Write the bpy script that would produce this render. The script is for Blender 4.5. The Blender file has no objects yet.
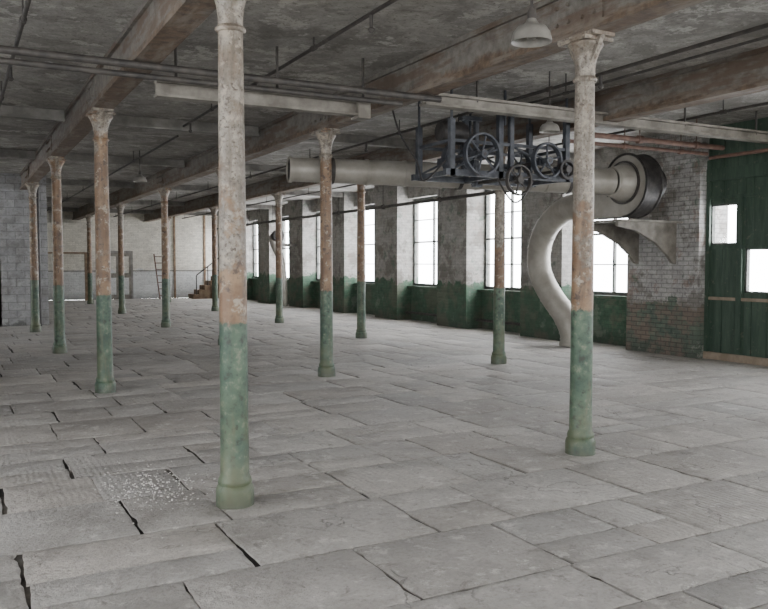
import bpy, math, random
from mathutils import Vector, Matrix
random.seed(11)
scene = bpy.context.scene
H=3.45; CEIL=3.85

# ---------------------------------------------------------------- materials
class NT:
    def __init__(s,name):
        s.m=bpy.data.materials.new(name); s.m.use_nodes=True
        s.t=s.m.node_tree; s.n=s.t.nodes; s.l=s.t.links
        s.b=s.n['Principled BSDF']
        s.geo=s.n.new('ShaderNodeNewGeometry'); s.pos=s.geo.outputs['Position']
        s.sep=s.n.new('ShaderNodeSeparateXYZ'); s.l.new(s.pos,s.sep.inputs[0])
    def put(s,inp,v):
        if isinstance(v,bpy.types.NodeSocket): s.l.new(v,inp)
        else:
            if isinstance(v,(tuple,list)) and len(v)==3 and inp.type=='RGBA': v=(*v,1)
            inp.default_value=v
    def noise(s,scale,detail=5,rough=.6,vec=None,dist=0):
        n=s.n.new('ShaderNodeTexNoise'); n.inputs['Scale'].default_value=scale
        n.inputs['Detail'].default_value=detail; n.inputs['Roughness'].default_value=rough
        n.inputs['Distortion'].default_value=dist
        s.l.new(vec or s.pos,n.inputs['Vector']); return n.outputs['Fac']
    def scalev(s,x,y,z,vec=None):
        n=s.n.new('ShaderNodeVectorMath'); n.operation='MULTIPLY'
        s.l.new(vec or s.pos,n.inputs[0]); n.inputs[1].default_value=(x,y,z); return n.outputs[0]
    def rng(s,v,a,b,c=0.,d=1.):
        n=s.n.new('ShaderNodeMapRange'); s.put(n.inputs['Value'],v)
        for k,x in zip(('From Min','From Max','To Min','To Max'),(a,b,c,d)): s.put(n.inputs[k],x)
        return n.outputs['Result']
    def math(s,op,a,b=0.,c=0.):
        n=s.n.new('ShaderNodeMath'); n.operation=op
        s.put(n.inputs[0],a); s.put(n.inputs[1],b); s.put(n.inputs[2],c); return n.outputs[0]
    def mix(s,f,a,b,mode='MIX'):
        n=s.n.new('ShaderNodeMix'); n.data_type='RGBA'; n.blend_type=mode
        s.put(n.inputs[0],f); s.put(n.inputs[6],a); s.put(n.inputs[7],b); return n.outputs[2]
    def bump(s,h,strength=.4,dist=.01):
        n=s.n.new('ShaderNodeBump'); n.inputs['Strength'].default_value=strength
        n.inputs['Distance'].default_value=dist; s.l.new(h,n.inputs['Height'])
        s.l.new(n.outputs[0],s.b.inputs['Normal'])
    def done(s,col,rough=.8,metal=0.):
        s.put(s.b.inputs['Base Color'],col); s.put(s.b.inputs['Roughness'],rough)
        s.b.inputs['Metallic'].default_value=metal; return s.m

def simple(name,c1,c2,scale=8,rough=.7,metal=0.,lo=.4,hi=.65,bump=.2):
    t=NT(name); n=t.noise(scale); 
    c=t.mix(t.rng(n,lo,hi),c1,c2); t.bump(t.noise(scale*4),bump,.004)
    return t.done(c,rough,metal)

def mat_column():
    t=NT('peeling_column_paint')
    z=t.sep.outputs['Z']
    nb=t.noise(3.0,6,.65); nf=t.noise(14,6,.7); nm=t.noise(7,5,.6)
    ns=t.noise(10,5,.65,t.scalev(1,1,.12))
    at=t.n.new('ShaderNodeAttribute'); at.attribute_type='OBJECT'; at.attribute_name='rust'
    rustH=at.outputs['Fac']
    cream=t.mix(t.rng(nf,.38,.62),(.14,.12,.098),(.31,.28,.232))
    cream=t.mix(t.rng(t.noise(40,3),.54,.66),cream,(.08,.06,.045))
    cream=t.mix(t.rng(nb,.50,.60,0,.6),cream,(.17,.12,.08))
    cream=t.mix(t.rng(ns,.50,.60,0,.6),cream,(.105,.085,.065))
    rust=t.mix(t.rng(nm,.4,.65),(.16,.092,.05),(.28,.185,.108))
    rust=t.mix(t.rng(nf,.50,.64),rust,(.07,.045,.032))
    rust=t.mix(t.rng(ns,.48,.6,0,.55),rust,(.085,.058,.04))
    v=t.math('ADD',t.rng(z,t.math('SUBTRACT',rustH,.7),t.math('ADD',rustH,.7),1.,0.),t.rng(nb,.3,.7,-.55,.55))
    c=t.mix(t.rng(v,.40,.60),cream,rust)
    c=t.mix(t.rng(t.noise(9,6,.7),.55,.62,0,.9),c,(.33,.285,.225))
    green=t.mix(t.rng(nm,.38,.62),(.034,.068,.046),(.075,.12,.078))
    green=t.mix(t.rng(nf,.55,.66),green,(.15,.17,.12))
    green=t.mix(t.rng(nf,.45,.36),green,(.03,.035,.026))
    green=t.mix(t.rng(ns,.53,.61,0,.5),green,(.10,.098,.062))
    green=t.mix(t.math('MULTIPLY',t.rng(z,.9,.2),t.rng(nb,.42,.56,0,.7)),green,(.095,.105,.055))
    zz=t.math('ADD',z,t.rng(nf,.3,.7,-.03,.03))
    c=t.mix(t.rng(zz,1.2,1.215,1.,0.),c,green)
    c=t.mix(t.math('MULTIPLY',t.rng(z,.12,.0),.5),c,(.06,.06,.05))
    t.bump(nf,.6,.007)
    return t.done(c,.5)

def mat_floor():
    t=NT('worn_stone_floor')
    va=t.n.new('ShaderNodeVertexColor'); va.layer_name='tint'
    big=t.noise(.45,4,.6); med=t.noise(2.6,7,.65); fine=t.noise(30,5,.7)
    c=t.mix(t.rng(med,.35,.65),(.33,.31,.285),(.50,.475,.445))
    c=t.mix(t.rng(big,.4,.65,0,.7),c,(.55,.525,.49))
    c=t.mix(1.,c,va.outputs[0],'MULTIPLY')
    c=t.mix(t.rng(fine,.48,.68,0,.55),c,(.21,.195,.175))
    c=t.mix(t.rng(t.noise(1.1,8,.75,dist=1.2),.52,.64,0,.6),c,(.22,.205,.185))
    c=t.mix(t.rng(t.noise(5,8,.8),.55,.63,0,.65),c,(.62,.60,.565))
    c=t.mix(t.rng(t.noise(7,8,.75,dist=.5),.58,.65,0,.65),c,(.15,.135,.118))
    vo=t.n.new('ShaderNodeTexVoronoi'); vo.feature='DISTANCE_TO_EDGE'; vo.inputs['Scale'].default_value=.8
    wv=t.n.new('ShaderNodeVectorMath'); wv.operation='ADD'
    nn=t.n.new('ShaderNodeTexNoise'); nn.inputs['Scale'].default_value=2.5; nn.inputs['Detail'].default_value=6; t.l.new(t.pos,nn.inputs['Vector'])
    t.l.new(t.pos,wv.inputs[0]); t.l.new(nn.outputs['Color'],wv.inputs[1]); t.l.new(wv.outputs[0],vo.inputs['Vector'])
    cr=t.math('MULTIPLY',t.rng(vo.outputs['Distance'],.0,.010,1,0),t.rng(t.noise(.9,3),.50,.58))
    c=t.mix(t.math('MULTIPLY',cr,.6),c,(.12,.11,.10))
    w=t.n.new('ShaderNodeTexWave'); w.inputs['Scale'].default_value=7; w.inputs['Distortion'].default_value=3; w.inputs['Detail'].default_value=3
    w.bands_direction='X'; t.l.new(t.pos,w.inputs['Vector'])
    h=t.math('ADD',t.math('MULTIPLY',w.outputs['Fac'],t.rng(big,.48,.6,0,.25)),t.math('ADD',fine,t.math('MULTIPLY',med,2.8)))
    h=t.math('SUBTRACT',h,t.math('MULTIPLY',cr,.8))
    t.bump(h,.9,.02)
    return t.done(c,t.rng(med,.3,.7,.5,.8))

def mat_ceiling():
    t=NT('peeling_ceiling_plaster')
    n1=t.noise(1.3,8,.7,dist=.6); n2=t.noise(6,7,.7); n3=t.noise(28,4,.7)
    c=t.mix(t.rng(n2,.35,.65),(.23,.222,.205),(.35,.337,.312))
    c=t.mix(t.rng(n1,.5,.56,0,.75),c,(.17,.162,.15))
    c=t.mix(t.rng(t.noise(2.2,8,.75),.55,.59,0,.8),c,(.46,.445,.415))
    c=t.mix(t.rng(n3,.56,.66,0,.7),c,(.10,.086,.07))
    t.bump(t.math('ADD',n2,n3),.6,.012)
    return t.done(c,.9)

def mat_wall(name,greenH,top1,top2,lower1,lower2,brickred=.0,blocks=False,dirt=.7,speck=.7,mort=.74,bs=.5):
    t=NT(name); z=t.sep.outputs['Z']
    s=t.math('ADD',t.sep.outputs['Y'],t.sep.outputs['X'])
    cv=t.n.new('ShaderNodeCombineXYZ'); t.l.new(s,cv.inputs[0]); t.l.new(z,cv.inputs[1])
    br=t.n.new('ShaderNodeTexBrick'); t.l.new(cv.outputs[0],br.inputs['Vector'])
    br.inputs['Scale'].default_value=1.0
    br.inputs['Brick Width'].default_value=.40 if blocks else .23
    br.inputs['Row Height'].default_value=.2 if blocks else .078
    br.inputs['Mortar Size'].default_value=.012 if blocks else .008
    br.inputs['Mortar Smooth'].default_value=.3
    br.inputs['Color1'].default_value=(.80,.80,.80,1); br.inputs['Color2'].default_value=(1,1,1,1)
    br.inputs['Mortar'].default_value=(mort,mort,mort,1)
    n1=t.noise(1.6,7,.7); n2=t.noise(7,6,.7); n3=t.noise(22,4,.65)
    up=t.mix(t.rng(n2,.35,.65),top1,top2)
    up=t.mix(t.rng(n1,.52,.58,0,dirt),up,(.13,.115,.10))
    lo=t.mix(t.rng(n2,.35,.65),lower1,lower2)
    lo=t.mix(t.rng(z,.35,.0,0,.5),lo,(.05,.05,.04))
    if brickred>0:
        lo=t.mix(t.math('MULTIPLY',t.rng(n1,.48,.56),brickred),lo,(.20,.14,.115))
        lo=t.mix(t.rng(n1,.42,.36,0,speck),lo,(.32,.31,.28))
        up=t.mix(t.rng(t.noise(3.5,6,.7),.56,.61,0,.6*brickred*1.5),up,(.20,.135,.11))
        up=t.mix(t.rng(t.noise(2.7,6,.7),.60,.63,0,.6),up,(.09,.14,.10))
    zz=t.math('ADD',z,t.rng(n1,.35,.65,-.16,.16))
    c=t.mix(t.rng(zz,greenH-.02,greenH+.02),lo,up)
    c=t.mix(t.rng(n3,.56,.66,0,.45),c,(.11,.095,.085))
    c=t.mix(.9,c,br.outputs['Color'],'MULTIPLY')
    t.bump(t.math('ADD',t.math('MULTIPLY',br.outputs['Fac'],-1.5),t.math('MULTIPLY',n2,.8)),bs,.012)
    return t.done(c,.8)

def mat_beam():
    t=NT('rusty_beam_paint'); z=t.sep.outputs['Z']
    n1=t.noise(1.5,7,.7); n2=t.noise(9,6,.7)
    n0=t.noise(5,6,.65,t.scalev(1,.25,1.5))
    brown=t.mix(t.rng(n2,.35,.65),(.065,.045,.031),(.15,.105,.068))
    brown=t.mix(t.rng(n0,.5,.6,0,.7),brown,(.19,.165,.138))
    gray=t.mix(t.rng(n2,.35,.65),(.105,.095,.082),(.185,.17,.15))
    gray=t.mix(t.rng(n0,.48,.58,0,.75),gray,(.10,.065,.042))
    c=t.mix(t.rng(t.math('ADD',z,t.rng(n1,.3,.7,-.10,.10)),H+.05,H+.11),brown,gray)
    t.bump(n2,.6,.012)
    return t.done(c,.75)

def mat_boards():
    t=NT('green_boards'); 
    n0=t.noise(4,6,.65,t.scalev(1,3,.4)); n2=t.noise(12,5,.7)
    c=t.mix(t.rng(n0,.35,.65),(.02,.042,.028),(.048,.08,.054))
    c=t.mix(t.rng(n2,.60,.7,0,.7),c,(.14,.13,.10))
    t.bump(n0,.3,.006); return t.done(c,.6)

M={}
M['col']=mat_column(); M['floor']=mat_floor(); M['ceil']=mat_ceiling(); M['beam']=mat_beam(); M['boards']=mat_boards()
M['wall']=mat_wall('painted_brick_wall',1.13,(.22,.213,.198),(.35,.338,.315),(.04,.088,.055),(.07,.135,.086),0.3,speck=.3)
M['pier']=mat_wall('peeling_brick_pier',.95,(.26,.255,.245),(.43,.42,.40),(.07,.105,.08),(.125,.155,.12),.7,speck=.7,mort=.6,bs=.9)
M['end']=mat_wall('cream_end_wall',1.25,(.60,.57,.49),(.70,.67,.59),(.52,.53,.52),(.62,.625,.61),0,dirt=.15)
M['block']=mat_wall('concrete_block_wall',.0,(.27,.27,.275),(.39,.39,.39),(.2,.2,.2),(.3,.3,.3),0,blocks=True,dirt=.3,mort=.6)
M['duct']=simple('dull_galvanised_duct',(.21,.195,.168),(.33,.312,.275),2.5,.45,.2,.35,.65,.1)
M['black']=simple('black_iron',(.022,.02,.02),(.055,.05,.046),10,.5,.3)
M['machine']=simple('blue_grey_machine_iron',(.035,.04,.05),(.085,.09,.10),8,.55,.2)
M['pipe']=simple('painted_pipe',(.14,.13,.12),(.26,.245,.225),6,.6)
M['dpipe']=simple('dark_pipe',(.028,.025,.023),(.065,.057,.05),8,.6)
M['rust']=simple('rusted_pipe',(.09,.05,.038),(.15,.085,.062),8,.7)
M['frame']=simple('dark_window_frame',(.05,.055,.05),(.12,.125,.11),10,.6)
M['lightbeam']=simple('flaking_pale_beam',(.12,.108,.09),(.235,.218,.188),4,.7,0,.38,.62)
M['grey']=simple('grey_concrete',(.17,.162,.15),(.27,.26,.24),4,.85)
M['dark']=simple('dark_gap_backing',(.02,.019,.018),(.045,.042,.038),10,.95)  # dark backing sheet behind the door boards, showing at their gaps
M['dirt']=simple('packed_joint_dirt',(.02,.018,.016),(.17,.155,.14),1.4,.95,0,.47,.60)
M['shade']=simple('enamel_shade',(.17,.16,.145),(.24,.23,.205),8,.35)
M['wood']=simple('old_wood',(.14,.09,.055),(.25,.18,.115),5,.75)
M['tan']=simple('tan_board',(.20,.155,.11),(.28,.225,.17),6,.75)
M['chips']=simple('plaster_chips',(.5,.49,.47),(.68,.67,.65),12,.9)
def glass():
    t=NT('dusty_glass'); tr=t.n.new('ShaderNodeBsdfTransparent'); tr.inputs[0].default_value=(.97,.98,1,1)
    gl=t.n.new('ShaderNodeBsdfGlossy'); gl.inputs['Roughness'].default_value=.1
    mx=t.n.new('ShaderNodeMixShader'); mx.inputs[0].default_value=.05
    t.l.new(tr.outputs[0],mx.inputs[1]); t.l.new(gl.outputs[0],mx.inputs[2])
    t.l.new(mx.outputs[0],t.n['Material Output'].inputs['Surface']); return t.m
M['glass']=glass()

# ---------------------------------------------------------------- mesh builder
class MB:
    def __init__(s): s.v=[]; s.f=[]; s.mi=[]; s.sm=[]; s.mats=[]
    def m(s,k):
        if k not in s.mats: s.mats.append(k)
        return s.mats.index(k)
    def add(s,vs,fs,k,smooth=False):
        o=len(s.v); s.v+= [tuple(x) for x in vs]
        i=s.m(k)
        for f in fs: s.f.append([a+o for a in f]); s.mi.append(i); s.sm.append(smooth)
    def box(s,a,b,k,ch=0.):
        x0,y0,z0=[min(p,q) for p,q in zip(a,b)]; x1,y1,z1=[max(p,q) for p,q in zip(a,b)]
        vs=[(x0,y0,z0),(x1,y0,z0),(x1,y1,z0),(x0,y1,z0),(x0,y0,z1),(x1,y0,z1),(x1,y1,z1),(x0,y1,z1)]
        s.add(vs,[(0,3,2,1),(4,5,6,7),(0,1,5,4),(1,2,6,5),(2,3,7,6),(3,0,4,7)],k)
    def rev(s,prof,k,n=32,c=(0,0,0),axis='Z',cap=True):
        vs=[];fs=[]
        for r,h in prof:
            for i in range(n):
                a=2*math.pi*i/n; p=(r*math.cos(a),r*math.sin(a),h)
                if axis=='X': p=(p[2],p[0],p[1])
                if axis=='Y': p=(p[1],p[2],p[0])
                vs.append((p[0]+c[0],p[1]+c[1],p[2]+c[2]))
        for j in range(len(prof)-1):
            for i in range(n):
                fs.append((j*n+i,j*n+(i+1)%n,(j+1)*n+(i+1)%n,(j+1)*n+i))
        if cap:
            fs.append(tuple(range(n-1,-1,-1))); fs.append(tuple((len(prof)-1)*n+i for i in range(n)))
        s.add(vs,fs,k,True)
    def tube(s,pts,r,k,n=16,cap=True):
        pts=[Vector(p) for p in pts]; R=r if isinstance(r,list) else [r]*len(pts)
        T=[]
        for i in range(len(pts)):
            a=pts[max(i-1,0)]; b=pts[min(i+1,len(pts)-1)]; T.append((b-a).normalized())
        up=Vector((0,0,1)) if abs(T[0].z)<.9 else Vector((1,0,0))
        u=T[0].cross(up).normalized(); vs=[];fs=[]
        for i,p in enumerate(pts):
            u=(u-T[i]*u.dot(T[i])).normalized(); w=T[i].cross(u)
            for q in range(n):
                a=2*math.pi*q/n; vs.append(p+(u*math.cos(a)+w*math.sin(a))*R[i])
        for j in range(len(pts)-1):
            for i in range(n): fs.append((j*n+i,j*n+(i+1)%n,(j+1)*n+(i+1)%n,(j+1)*n+i))
        if cap:
            fs.append(tuple(range(n-1,-1,-1))); fs.append(tuple((len(pts)-1)*n+i for i in range(n)))
        s.add(vs,fs,k,True)
    def wheel(s,c,r,w,k,spokes=6,rim=.03,axis='Y'):
        s.rev([(r-rim,-w/2),(r,-w/2),(r+.004,0),(r,w/2),(r-rim,w/2),(r-rim,-w/2)],k,36,c,axis,False)
        s.rev([(.05,-w*.8),(.05,w*.8)],k,16,c,axis)
        for i in range(spokes):
            a=2*math.pi*i/spokes+.3; d=(r-rim*.5)
            if axis=='Y': e=(c[0]+d*math.cos(a),c[1],c[2]+d*math.sin(a))
            else: e=(c[0],c[1]+d*math.cos(a),c[2]+d*math.sin(a))
            s.tube([c,e],.013,k,8)
    def obj(s,name,loc=(0,0,0)):
        me=bpy.data.meshes.new(name); me.from_pydata(s.v,[],s.f)
        for k in s.mats: me.materials.append(M[k])
        me.polygons.foreach_set('material_index',s.mi); me.polygons.foreach_set('use_smooth',s.sm)
        me.update()
        try: me.set_sharp_from_angle(angle=math.radians(35))
        except Exception: pass
        o=bpy.data.objects.new(name,me); o.location=loc; scene.collection.objects.link(o); return o

# ---------------------------------------------------------------- layout
XR=[1.6,4.6,7.6]; YK=[.1,5.08,10.3,15.2,20.1,26.1,32.8]
XW=11.35; XP=10.9; YEND=36.8; XL=-4.5; YB=-7.0

def build_floor():
    b=MB()
    b.box((XL-.3,YB-.3,-.2),(XW+.35,YEND+.3,-.018),'dirt'); nb=6
    y=YB
    jit=lambda a: random.uniform(-a,a)
    slabs=[]
    def slab(a0,a1,c0,c1):
        if a1-a0<.1: return
        P=[]
        cor=[(a0+jit(.010),c0+jit(.002)),(a1+jit(.010),c0+jit(.003)),(a1+jit(.010),c1+jit(.002)),(a0+jit(.010),c1+jit(.003))]
        for i in range(4):
            p,q=cor[i],cor[(i+1)%4]; L=math.dist(p,q); n=max(2,int(L/.06)); ph=jit(3); am=random.uniform(0,.006)
            chipc=random.uniform(.1,.9); chipd=random.choice([0,0,.012,.02]) if i%2 else random.choice([0,0,.006,.012])
            for t in range(n):
                f=t/n; k=.004 if t else .0; wv=am*math.sin(f*math.pi)*math.sin(ph+f*7)-chipd*max(0,1-abs(f-chipc)/.12)
                nx,ny=(q[1]-p[1])/L,-(q[0]-p[0])/L
                P.append((p[0]+(q[0]-p[0])*f+jit(k)+nx*wv,p[1]+(q[1]-p[1])*f+jit(k*.6)+ny*wv))
        z=jit(.0025); cx=(a0+a1)/2; cy=(c0+c1)/2; sx=jit(.003); sy=jit(.003); n=len(P)
        zt=lambda px,py,e:z+sx*(px-cx)+sy*(py-cy)-e
        ins=[(cx+(px-cx)*(1-.035/(a1-a0)),cy+(py-cy)*(1-.035/(c1-c0))) for px,py in P]
        vs=[(px,py,zt(px,py,0)) for px,py in ins]+[(px,py,zt(px,py,.006)) for px,py in P]+[(px,py,-.03) for px,py in P]
        fs=[tuple(range(n))]+[(n+i,n+(i+1)%n,(i+1)%n,i) for i in range(n)]+[(2*n+i,2*n+(i+1)%n,n+(i+1)%n,n+i) for i in range(n)]
        b.add(vs,fs,'floor'); g=random.uniform(.74,1.0); wv=random.uniform(-.015,.015)
        slabs.append((len(fs),(g+wv,g,g-wv,1)))
    while y<YEND:
        d=random.uniform(.48,.88); y1=min(y+d,YEND)
        x=XL+random.uniform(-1,0)
        while x<XW:
            w=random.choice([random.uniform(.42,.75),random.uniform(.7,1.2)]); x1=x+w
            gy=random.choice([.004,.007,.011,.016,.022,.030]); gx=random.choice([.0015,.0025,.004,.006,.008])
            a0=max(x,XL)+gy; a1=min(x1,XW)-.002; c0=y+gx; c1=y1-gx
            if random.random()<.2 and d>.65:
                m=c0+(c1-c0)*random.uniform(.35,.65); slab(a0,a1,c0,m-.003); slab(a0,a1,m+.003,c1)
            else: slab(a0,a1,c0,c1)
            x=x1
        y=y1
    o=b.obj('floor'); me=o.data
    ca=me.color_attributes.new('tint','FLOAT_COLOR','CORNER')
    cols=[]; 
    for p in me.polygons[:nb]: cols+= [(1,1,1,1)]*p.loop_total
    fi=nb
    for n,c in slabs:
        for p in me.polygons[fi:fi+n]: cols+=[c]*p.loop_total
        fi+=n
    ca.data.foreach_set('color',[q for c in cols for q in c])
build_floor()

b=MB(); b.box((XL-.3,YB-.3,CEIL),(XW+.35,YEND+.3,CEIL+.2),'ceil'); b.obj('ceiling')

def beam_y(x,y0,y1,name='ceiling_beam'):
    b=MB(); w=.12
    b.box((x-w,y0,H),(x+w,y1,H+.06),'beam')
    b.box((x-w+.035,y0,H+.06),(x+w-.035,y1,CEIL-.05),'beam')
    b.box((x-w,y0,CEIL-.05),(x+w,y1,CEIL),'beam')
    for yy in [k for k in YK if y0<k<y1]:
        b.box((x-w+.01,yy-.3,H+.06),(x+w-.01,yy+.3,H+.34),'beam')
        for dy in (-.22,-.08,.08,.22):
            for sx in (-1,1):
                for dz in (.13,.27): b.rev([(.018,-.015),(.018,.015)],'beam',8,(x+sx*(w-.002),yy+dy,H+dz),'X')
    b.obj(name)
for x in [-1.4]+XR: beam_y(x,YB,YEND if x>0 else 22.2)
def cross(y,x0,x1,z0,k,name,w=.1):
    b=MB(); b.box((x0,y-w,z0),(x1,y+w,z0+.035),k); b.box((x0,y-w*.35,z0+.035),(x1,y+w*.35,CEIL),k)
    b.obj(name)
segs=[(XL,-1.4),(-1.4,1.6),(1.6,4.6),(4.6,7.6),(7.6,XP)]
for y in (12.75,17.6,23.1,29.5,34.8):
    for a,c in segs:
        if y>22.3 and c<1.7: continue
        cross(y,(a+.13) if a>XL else a+.01,(c-.13) if c<XP else c-.01,CEIL-.16,'grey','ceiling_beam',.07)

def column(x,y,rust):
    b=MB(); 
    prof=[(.125,-.004),(.125,.10),(.118,.125),(.108,.14),(.112,.155),(.108,.175),(.095,.20),(.092,.5),(.091,1.0),(.088,1.8),(.083,2.6),(.079,3.08),
          (.092,3.085),(.100,3.10),(.092,3.115),(.080,3.125),(.082,3.19),(.090,3.25),(.105,3.30),(.125,3.345),(.145,3.37),(.145,3.39)]
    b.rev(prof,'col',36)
    b.box((-.15,-.16,3.39),(.15,.16,3.42),'col'); b.box((-.118,-.21,3.42),(.118,.21,3.45),'col')
    for s in (-1,1):
        pr=[(.07,3.2),(.10,3.25),(.15,3.32),(.18,3.38),(.205,3.42),(.07,3.42)]
        vs=[(dx,s*q[0],q[1]) for dx in (-.02,.02) for q in pr]; n=len(pr)
        fs=[tuple(range(n)),tuple(range(2*n-1,n-1,-1))]+[(i,n+i,n+(i+1)%n,(i+1)%n) for i in range(n)]
        b.add(vs,fs,'col')
    o=b.obj('cast_iron_column',(x,y,0)); o['rust']=rust; return o
rv={(1.6,5.08):1.75,(4.6,5.08):1.9,(1.6,10.3):3.3,(4.6,10.3):3.2,(7.6,10.3):2.0}
for x in XR:
    for y in YK:
        column(x,y,rv.get((x,y),random.uniform(2.6,3.6)))
for y in (5.08,10.3,15.2,20.1): column(-1.4,y,2.2)

# ---------------------------------------------------------------- right wall
P=3.45; piers=[(9.25,10.85)]+[(12.65+P*j,14.0+P*j) for j in range(7)]
near=[(6.1-P*j,7.3-P*j) for j in range(4)]
SILL=.96; TOP=3.4
b=MB()
openings=[]
allp=sorted(near+piers)
for (a,c) in allp:
    b.box((XP,a,0),(XW+.25,c,CEIL),'pier' if 9<a<12 else 'wall')
edges=[(YB-.0,YB)]+allp+[(YEND-.1,YEND)]
b.box((XP,YEND-.1,0),(XW+.25,YEND,CEIL),'wall')
for i in range(len(edges)-1):
    a=edges[i][1]; c=edges[i+1][0]
    if c-a<.3 or (7<a<9): continue
    b.box((XW,a,0),(XW+.25,c,SILL),'wall'); b.box((XW-.12,a,SILL-.06),(XW+.25,c,SILL),'wall')
    b.box((XW-.1,a,TOP),(XW+.25,c,CEIL),'wall')
    openings.append((a,c))
b.obj('wall_right')

wn=[0]
def window_y(x,a,c,z0,z1,nv=1,nh=3,t=.045,portal=True,sgn=1,fr=.07):
    wn[0]+=1; b=MB()
    b.box((x,a,z0),(x+.07,a+fr,z1),'frame'); b.box((x,c-fr,z0),(x+.07,c,z1),'frame')
    b.box((x,a,z0),(x+.07,c,z0+fr),'frame'); b.box((x,a,z1-fr),(x+.07,c,z1),'frame')
    for i in range(nv):
        y=a+(c-a)*(i+1)/(nv+1); b.box((x+.005,y-t/2,z0),(x+.065,y+t/2,z1),'frame')
    for i in range(nh):
        z=z0+(z1-z0)*(i+1)/(nh+1); k=.45 if i==nh//2 else .25; b.box((x+.01,a,z-t*k),(x+.06,c,z+t*k),'frame')
    b.box((x+.032,a+.01,z0+.01),(x+.036,c-.01,z1-.01),'glass')
    b.obj('window_%d'%wn[0])
    if portal: portal_l((x+.2*sgn,(a+c)/2,(z0+z1)/2),(0,math.radians(90*sgn),0),z1-z0,c-a)
def portal_l(loc,rot,sx,sy):
    l=bpy.data.lights.new('window_portal','AREA'); l.shape='RECTANGLE'; l.size=sx; l.size_y=sy
    l.cycles.is_portal=True
    o=bpy.data.objects.new('window_skylight',l); o.location=loc; o.rotation_euler=rot; scene.collection.objects.link(o)
for a,c in openings: window_y(XW+.08,a,c,SILL,TOP,portal=True)

# green boarded loading wall
b=MB(); gx=XW-.25; y0,y1=7.3,9.25
holes=[(8.68,9.20,1.90,2.57),(7.55,8.52,1.12,1.84)]
cuts=sorted({y0,y1,8.68,9.20,7.55,8.52}); 
for i in range(len(cuts)-1):
    a,c=cuts[i],cuts[i+1]; h=[h for h in holes if h[0]<=a+1e-6 and h[1]>=c-1e-6]
    rs=[(0,CEIL)] if not h else [(0,h[0][2]),(h[0][3],CEIL)]
    for z0,z1 in rs:
        n=max(1,round((c-a)/.14)); w=(c-a)/n
        for j in range(n): b.box((gx+(.008 if j%2 else 0),a+j*w+.003,z0),(gx+.06,a+(j+1)*w-.003,z1),'boards')
b.box((gx+.06,y0,0),(gx+.08,y1,1.10),'dark'); b.box((gx+.06,y0,2.58),(gx+.08,y1,CEIL),'dark')
b.box((gx+.06,8.54,1.1),(gx+.08,8.66,2.58),'dark')
for z,k in ((1.02,'tan'),(2.68,'boards'),(1.86,'boards')): b.box((gx-.03,y0,z-.03),(gx,y1,z+.02),k)
b.box((gx-.04,8.55,.15),(gx,8.65,2.7),'boards'); b.box((gx-.04,9.18,0),(gx,9.25,3.3),'boards')
b.box((gx-.05,y0,0),(gx,y1,.12),'tan')
b.box((gx-.05,y0,2.95),(gx+.02,y1,3.15),'boards')
b.obj('door_1')
for (a,c,z0,z1) in holes: window_y(gx+.02,a,c,z0,z1,nv=0,nh=0,fr=.03)

b=MB(); b.box((1.0,YEND,0),(XW+.25,YEND+.25,CEIL),'end')
b.box((1.0,22.25,0),(.8,YEND+.25,CEIL),'end')
b.obj('wall_back')
b=MB(); b.box((XL-.25,22.25,0),(2.1,22.5,CEIL),'block'); b.obj('wall_partition')
def wall_left():
    b=MB(); y=YB; ops=[]
    while y<22.25:
        e=min(y+3.6,22.25)
        if 4.5<y<18:  # windowless run of this unseen wall, shaped to cut light from the left
            b.box((XL-.25,y,0),(XL,e,CEIL),'block'); y+=3.6; continue
        b.box((XL-.25,y,0),(XL,min(y+1.3,22.25),CEIL),'wall'); a=y+1.3; c=e
        if c-a>.5:
            b.box((XL-.25,a,0),(XL,c,SILL),'wall'); b.box((XL-.25,a,TOP),(XL,c,CEIL),'wall'); ops.append((a,c))
        y+=3.6
    b.obj('wall_left')
    for a,c in ops: window_y(XL-.16,a,c,SILL,TOP,sgn=-1)
wall_left()
def wall_front():
    b=MB(); x=XL-.25; 
    while x<XW+.25:
        e=min(x+1.0,XW+.25); b.box((x,YB-.25,0),(e,YB,CEIL),'wall')
        a=e; c=min(x+3.4,XW+.25)
        if c-a>.3:
            b.box((a,YB-.25,0),(c,YB,SILL),'wall'); b.box((a,YB-.25,TOP),(c,YB,CEIL),'wall')
            if c-a>1: 
                wn[0]+=1; w=MB()
                for q in (a,(a+c)/2-.03,c-.06): w.box((q,YB-.16,SILL),(q+.06,YB-.1,TOP),'frame')
                for q in (SILL,1.75,2.6,TOP-.06): w.box((a,YB-.155,q),(c,YB-.105,q+.06),'frame')
                w.obj('window_%d'%wn[0]); portal_l(((a+c)/2,YB-.2,(SILL+TOP)/2),(math.radians(90),0,0),c-a,TOP-SILL)
        x+=3.4
    b.obj('wall_front')
wall_front()

# ---------------------------------------------------------------- ventilation duct, fan
b=MB()
A=Vector((4.2,10.72,2.93)); B=Vector((9.27,9.64,2.90)); n=9; d=(B-A).normalized()
pts=[];R=[]
for i in range(n+1):
    f=i/n; p=A.lerp(B,f); r=.17+.04*f
    if i: pts.append(p-d*.021); R.append(r)
    if 0<i<n: pts+= [p-d*.02,p+d*.02]; R+=[r+.012,r+.012]
    pts.append(p+d*.021); R.append(r)
b.tube(pts,R,'duct',28,False)
b.tube([p+d*.0 for p in pts],[r-.012 for r in R],'black',28,False)  # black inner tube: shade inside the open mouth put into the colour
b.tube([A,A+d*.05],.186,'duct',28,False)
for f in (.12,.5,.85):
    p=A.lerp(B,f); r=.175+.04*f
    b.tube([p+d*.03,p-d*.03],r+.012,'dpipe',24,False)
    b.tube([p+Vector((0,0,r)),(p.x,p.y,CEIL-.003)],.012,'dpipe',8)
b.obj('ventilation_duct')

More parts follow.
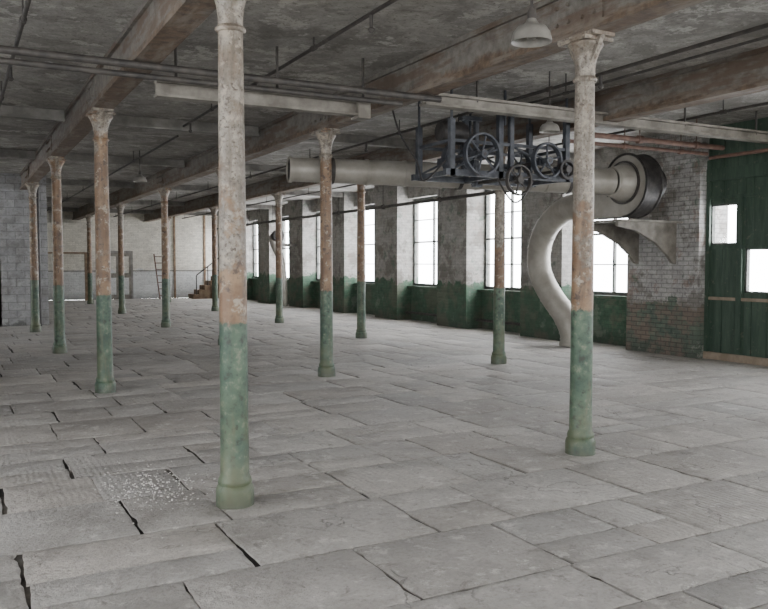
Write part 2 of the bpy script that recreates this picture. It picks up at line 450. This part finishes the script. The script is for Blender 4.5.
fc=Vector((9.70,9.64,2.90))
b=MB()
N=40; out=[]
for i in range(N+1):
    a=math.radians(-90-300*i/N)
    r=.55-.16*i/N
    out.append((math.cos(a)*r,math.sin(a)*r))
out=[(.86,-.55),(.0,-.55)]+out[1:]
out+= [(.45,-.12),(.86,-.12)]
def prism(prof,x0,x1,kf,kr):
    n=len(prof); vs=[(x0,fc.y+p[0],fc.z+p[1]) for p in prof]+[(x1,fc.y+p[0],fc.z+p[1]) for p in prof]
    b.add(vs,[tuple(range(n)),tuple(range(2*n-1,n-1,-1))],kf); b.add(vs,[(i,n+i,n+(i+1)%n,(i+1)%n) for i in range(n)],kr)
prism(out,fc.x-.12,fc.x+.20,'duct','black')
cyc=out[1:-2]
for xx in (fc.x-.13,fc.x+.21):
    b.tube([(xx,fc.y+p[0],fc.z+p[1]) for p in cyc],.02,'black',8)
b.rev([(.215,-.42),(.235,-.40),(.235,-.34),(.26,-.30),(.31,-.12)],'duct',32,fc,'X',False)
b.rev([(.32,-.15),(.35,-.15),(.35,-.11),(.32,-.11)],'dpipe',32,fc,'X',False)
b.tube([fc+Vector((.20,0,0)),fc+Vector((.75,0,0))],.035,'dpipe',12)
b.wheel((fc.x+.5,fc.y,fc.z),.28,.1,'black',6,axis='X')
b.obj('centrifugal_fan')
def catmull(P,n=6):
    P=[Vector(p) for p in P]; Q=[P[0]*2-P[1]]+P+[P[-1]*2-P[-2]]; o=[]
    for i in range(1,len(Q)-2):
        for k in range(n):
            t=k/n; a,b_,c,d_=Q[i-1],Q[i],Q[i+1],Q[i+2]
            o.append(.5*((2*b_)+(c-a)*t+(2*a-5*b_+4*c-d_)*t*t+(-a+3*b_-3*c+d_)*t**3))
    o.append(P[-1]); return o
b=MB()
path=catmull([(9.75,10.51,2.57),(9.8,11.0,2.61),(9.95,11.55,2.56),(10.03,12.08,2.28),(10.08,12.36,1.88),(10.1,12.36,1.42),(10.17,12.12,.98),(10.3,11.88,.62),(10.38,11.76,.30),(10.4,11.74,.10)],3)
b.tube(path,.225,'duct',28,False)
b.tube(path,.215,'black',28,False)
for i in range(0,len(path)-1,2):
    t=(path[i+1]-path[i]).normalized(); b.tube([path[i]-t*.012,path[i]+t*.012],.235,'duct',28,False)
b.tube([path[-1],path[-1]-Vector((0,0,.08))],.25,'duct',28,False)
b.obj('discharge_pipe')
b=MB()
for yy in (9.75,10.6):
    pr=[(XP,2.28),(9.55,2.28),(9.55,2.21),(9.95,2.14),(10.4,1.95),(10.68,1.75),(10.82,1.60),(XP,1.58)]; n=len(pr)
    vs=[(q[0],y_,q[1]) for y_ in (yy-.03,yy+.03) for q in pr]
    b.add(vs,[tuple(range(n)),tuple(range(2*n-1,n-1,-1))]+[(i,n+i,n+(i+1)%n,(i+1)%n) for i in range(n)],'lightbeam')
b.box((9.5,9.6,2.28),(XP,10.75,2.31),'lightbeam')
b.obj('fan_wall_bracket')

# ---------------------------------------------------------------- line shaft machinery
b=MB(); x0,x1,ya,yb=5.55,7.42,8.55,9.35
for y in (ya,yb):
    b.box((x0-.1,y-.035,2.71),(x1+.1,y+.035,2.79),'machine'); b.box((x0,y-.02,3.13),(x1,y+.02,3.17),'machine')
    for x in (x0,6.30,x1): b.box((x-.035,y-.035,2.71),(x+.035,y+.035,3.62 if x!=x0 else 3.42),'machine')
    b.box((6.45,y-.03,2.79),(6.51,y+.03,3.62),'machine'); b.box((6.22,y-.05,3.58),(6.55,y+.05,3.64),'machine')
    b.tube([(x0,y,2.78),(6.3,y,3.14)],.016,'machine',8); b.tube([(x1,y,2.78),(6.5,y,3.14)],.016,'machine',8)
    for x in (x0,6.38,x1): b.tube([(x,y,3.4),(x,y,CEIL-.003)],.018,'machine',8)
for x in (x0,6.3,x1):
    b.box((x-.035,ya,2.72),(x+.035,yb,2.78),'machine'); b.box((x-.02,ya,3.13),(x+.02,yb,3.17),'machine')
b.wheel((5.93,8.42,2.98),.27,.08,'machine',6,.025); b.wheel((6.02,9.1,3.0),.24,.12,'machine')
b.wheel((6.98,8.42,2.96),.24,.08,'machine',5,.025); b.wheel((6.98,9.0,2.96),.20,.08,'machine',6)
b.wheel((6.50,8.40,2.68),.20,.06,'dpipe',6,.02); b.wheel((7.3,8.4,2.86),.13,.07,'black',4)
for x,z in ((5.93,2.98),(6.98,2.96),(6.50,2.72),(7.3,2.86)):
    b.tube([(x,ya-.2,z),(x,yb+.12,z)],.022,'dpipe',12)
    for y in (ya,yb): b.box((x-.06,y-.05,z-.05),(x+.06,y+.05,z+.05),'machine')
b.rev([(.06,-.2),(.13,-.19),(.15,-.14),(.15,.14),(.13,.19),(.06,.2)],'black',24,(5.85,9.0,3.33),'X')
b.tube(catmull([(6.2,8.7,3.0),(6.5,8.65,2.5),(6.75,8.68,2.45),(7.1,8.7,2.9)],5),.012,'black',6)
b.tube(catmull([(5.5,8.6,2.9),(5.3,8.8,2.65),(5.25,8.9,2.9),(5.1,9.1,3.3),(5.0,9.2,3.8)],5),.012,'black',6)
b.obj('line_shaft_machinery')

# ---------------------------------------------------------------- pipes
def pipe(name,pts,r,k,coup=0,drops=()):
    b=MB(); b.tube(pts,r,k,12)
    if coup:
        a=Vector(pts[0]); c=Vector(pts[-1]); L=(c-a).length; d=(c-a).normalized(); s=coup
        while s<L-.2:
            p=a+d*s; b.tube([p-d*.04,p+d*.04],r*1.5,k,12); 
            b.tube([p,Vector((p.x,p.y,CEIL-.003))],.008,k,6); s+=coup
    for p in drops:
        p=Vector(p); b.tube([p,p-Vector((0,0,.12))],r*.9,k,8); b.rev([(.012,0),(.03,.02),(.03,.03),(.012,.05)],k,10,(p.x,p.y,p.z-.16))
    return b.obj(name)
Y1=YEND-.05; Y0=YB+.05
pipe('overhead_pipe',[(XL+.05,7.55,3.40),(4.75,7.55,3.40)],.035,'dpipe')
pipe('overhead_pipe',[(XL+.05,7.70,3.34),(4.35,7.70,3.34)],.028,'dpipe')
pipe('sprinkler_pipe',[(3.2,Y0,3.74),(3.2,12.6,3.74)],.018,'dpipe',3.6,[(3.2,y,3.74) for y in (3.2,6.2,9.2,12.2)])
pipe('sprinkler_pipe',[(3.2,13.0,3.64),(3.2,Y1,3.64)],.018,'dpipe',3.6)
pipe('sprinkler_pipe',[(.55,Y0,3.64),(.55,22.2,3.64)],.020,'dpipe',3.6,[(.55,y,3.64) for y in (6.2,9.2,12.2)])
pipe('sprinkler_pipe',[(6.2,Y0,3.64),(6.2,Y1,3.64)],.020,'dpipe',3.6,[(6.2,y,3.64) for y in (4.2,6.6,12.2)])
pipe('sprinkler_pipe',[(9.2,Y0,3.64),(9.2,Y1,3.64)],.020,'dpipe',3.6)
pipe('conduit_pipe',[(6.45,Y0,3.62),(6.45,8.3,3.62)],.014,'dpipe',3.6)
pipe('heating_pipe',[(XP-.08,3.0,3.30),(XP-.08,9.0,3.30)],.03,'rust',2)
pipe('rusty_pipe',[(7.75,9.0,3.36),(XP-.15,9.0,3.36)],.03,'rust',1.2)
pipe('rusty_pipe',[(7.75,8.7,3.42),(XP-.15,8.7,3.42)],.04,'rust',1.2)
pipe('heating_pipe',[(XP-.10,14.2,3.2),(XP-.10,Y1,3.2)],.045,'dpipe',3)
pipe('heating_pipe',[(XP+.25,14.05,.22),(XP+.25,16.05,.22)],.035,'dpipe')
pipe('heating_pipe',[(XP+.25,17.5,.22),(XP+.25,19.5,.22)],.035,'dpipe')
pipe('downpipe',[(1.85,21.9,0),(1.85,21.9,CEIL-.01)],.045,'black')

b=MB(); y=7.95
b.box((1.75,y-.07,3.21),(3.95,y+.07,3.235),'lightbeam'); b.box((1.75,y-.02,3.235),(3.95,y+.02,3.345),'lightbeam'); b.box((1.75,y-.07,3.345),(3.95,y+.07,3.37),'lightbeam')
b.box((3.9,y-.09,3.18),(4.05,y+.09,3.40),'lightbeam')
for x in (1.95,3.0,4.0): b.tube([(x,y,3.37),(x,y,CEIL-.003)],.015,'dpipe',8)
b.obj('suspended_steel_beam')
b=MB(); b.box((4.75,7.85,3.40),(XP,8.0,3.43),'lightbeam'); b.box((4.75,7.91,3.43),(XP,7.94,3.52),'lightbeam'); b.box((4.75,7.85,3.52),(XP,8.0,3.55),'lightbeam')
for x in (5.5,7.2,9,10.5): b.tube([(x,7.92,3.5),(x,7.92,CEIL-.003)],.015,'dpipe',8)
b.obj('suspended_steel_beam')

def lamp(x,y,z,s=1.):
    b=MB()
    b.rev([(.035*s,.16*s),(.05*s,.13*s),(.07*s,.11*s),(.12*s,.09*s),(.15*s,.05*s),(.165*s,-.01*s),(.165*s,-.03*s),(.155*s,-.025*s),(.13*s,.04*s),(.04*s,.085*s)],'shade',32,(x,y,z),'Z',False)
    b.rev([(.036*s,.14*s),(.036*s,.22*s),(.02*s,.25*s)],'dpipe',16,(x,y,z)); b.rev([(.01,-.01*s),(.035*s,.0),(.04*s,.04*s),(.02*s,.08*s)],'shade',16,(x,y,z))
    b.tube([(x,y,z+.24*s),(x,y,CEIL-.003)],.01,'dpipe',8)
    b.obj('pendant_lamp')
lamp(3.78,4.75,3.25,.9); lamp(6.75,8.1,3.3,.8); lamp(3.3,16.5,3.25,.8)

# ---------------------------------------------------------------- far end items
YE=YEND
b=MB(); b.box((1.9,YE-.8,2.05),(5.0,YE,3.3),'end'); b.box((1.9,YE-.85,2.0),(5.0,YE-.02,2.06),'wood')
for x in (2.0,4.9): b.box((x-.05,YE-.8,0),(x+.05,YE-.7,2.0),'wood')
b.obj('wall_bulkhead')
b=MB(); b.box((5.6,YE-.06,0),(5.68,YE,2.1),'grey'); b.box((6.9,YE-.06,0),(6.98,YE,2.1),'grey'); b.box((5.6,YE-.06,2.04),(6.98,YE,2.14),'grey'); b.box((5.68,YE-.04,0),(6.9,YE,2.04),'lightbeam')
for z in (.2,1.15): b.box((5.8,YE-.05,z),(6.25,YE-.035,z+.75),'end'); b.box((6.35,YE-.05,z),(6.8,YE-.035,z+.75),'end')
b.obj('door_2')
b=MB()
for x in (7.9,8.3): b.tube([(x,YE-1.2,0),(x,YE-.1,2.0)],.03,'rust',8)
for i in range(7): 
    f=(i+.6)/7; b.tube([(7.9,YE-1.2+1.1*f,2*f),(8.3,YE-1.2+1.1*f,2*f)],.02,'rust',8)
b.obj('wooden_ladder')
b=MB()
for i in range(5): b.box((9.3+i*.26,YE-1.5,0),(9.6+i*.26,YE-.6,.2*(i+1)),'wood')
for i in (0,2,4): b.tube([(9.45+i*.26,YE-1.48,.2*(i+1)),(9.45+i*.26,YE-1.48,.2*(i+1)+.85)],.025,'dpipe',8)
b.tube([(9.45,YE-1.48,1.05),(10.5,YE-1.48,1.85)],.03,'dpipe',8)
b.obj('steps_with_handrail')
b=MB()
for x in (8.8,10.2): b.box((x,YE-.04,.0),(x+.09,YE,CEIL),'wood')
b.box((1.0,YE-.03,1.22),(10.9,YE,1.28),'grey'); b.obj('trim_1')
b=MB(); b.rev([(.0,0),(.2,.0),(.2,.25),(.14,.3)],'black',24,(9.95,26.3,2.55),'Y',False)
b.tube(catmull([(9.95,26.5,2.55),(9.97,26.95,2.5),(10.1,27.1,2.2),(10.3,27.15,1.8),(10.4,27.15,1.2),(10.45,27.15,.05)],4),.14,'duct',20,False)
b.box((10.3,27.0,2.2),(XP-.01,27.3,2.3),'pipe')
b.obj('small_exhaust_duct')

b=MB()
def chip(x,y,s):
    a=random.uniform(0,6.28); n=random.choice((4,5)); h=s*random.uniform(.15,.4)
    ps=[(x+s*random.uniform(.5,1)*math.cos(a+6.283*i/n),y+s*random.uniform(.5,1)*math.sin(a+6.283*i/n)) for i in range(n)]
    b.add([(p[0],p[1],.0) for p in ps]+[(p[0],p[1],h+.003) for p in ps],[tuple(range(n,2*n))]+[(i,(i+1)%n,n+(i+1)%n,n+i) for i in range(n)],'chips')
for i in range(300): chip(random.gauss(1.2,.17),random.gauss(5.75,.3),random.uniform(.003,.010))
for i in range(160): chip(random.uniform(.8,8),random.uniform(3,9),random.uniform(.002,.006))
b.obj('plaster_debris')

w=bpy.data.worlds.new('overcast_sky'); scene.world=w; w.use_nodes=True
bg=w.node_tree.nodes['Background']; bg.inputs[0].default_value=(1,.998,.99,1); bg.inputs[1].default_value=19.
cam=bpy.data.cameras.new('camera'); co=bpy.data.objects.new('camera',cam); scene.collection.objects.link(co)
scene.camera=co; cam.sensor_width=36; cam.lens=36*798/768; cam.clip_start=.05
co.location=(0,0,1.6); co.rotation_euler=(math.radians(90-2.975),0,-math.radians(28.2))
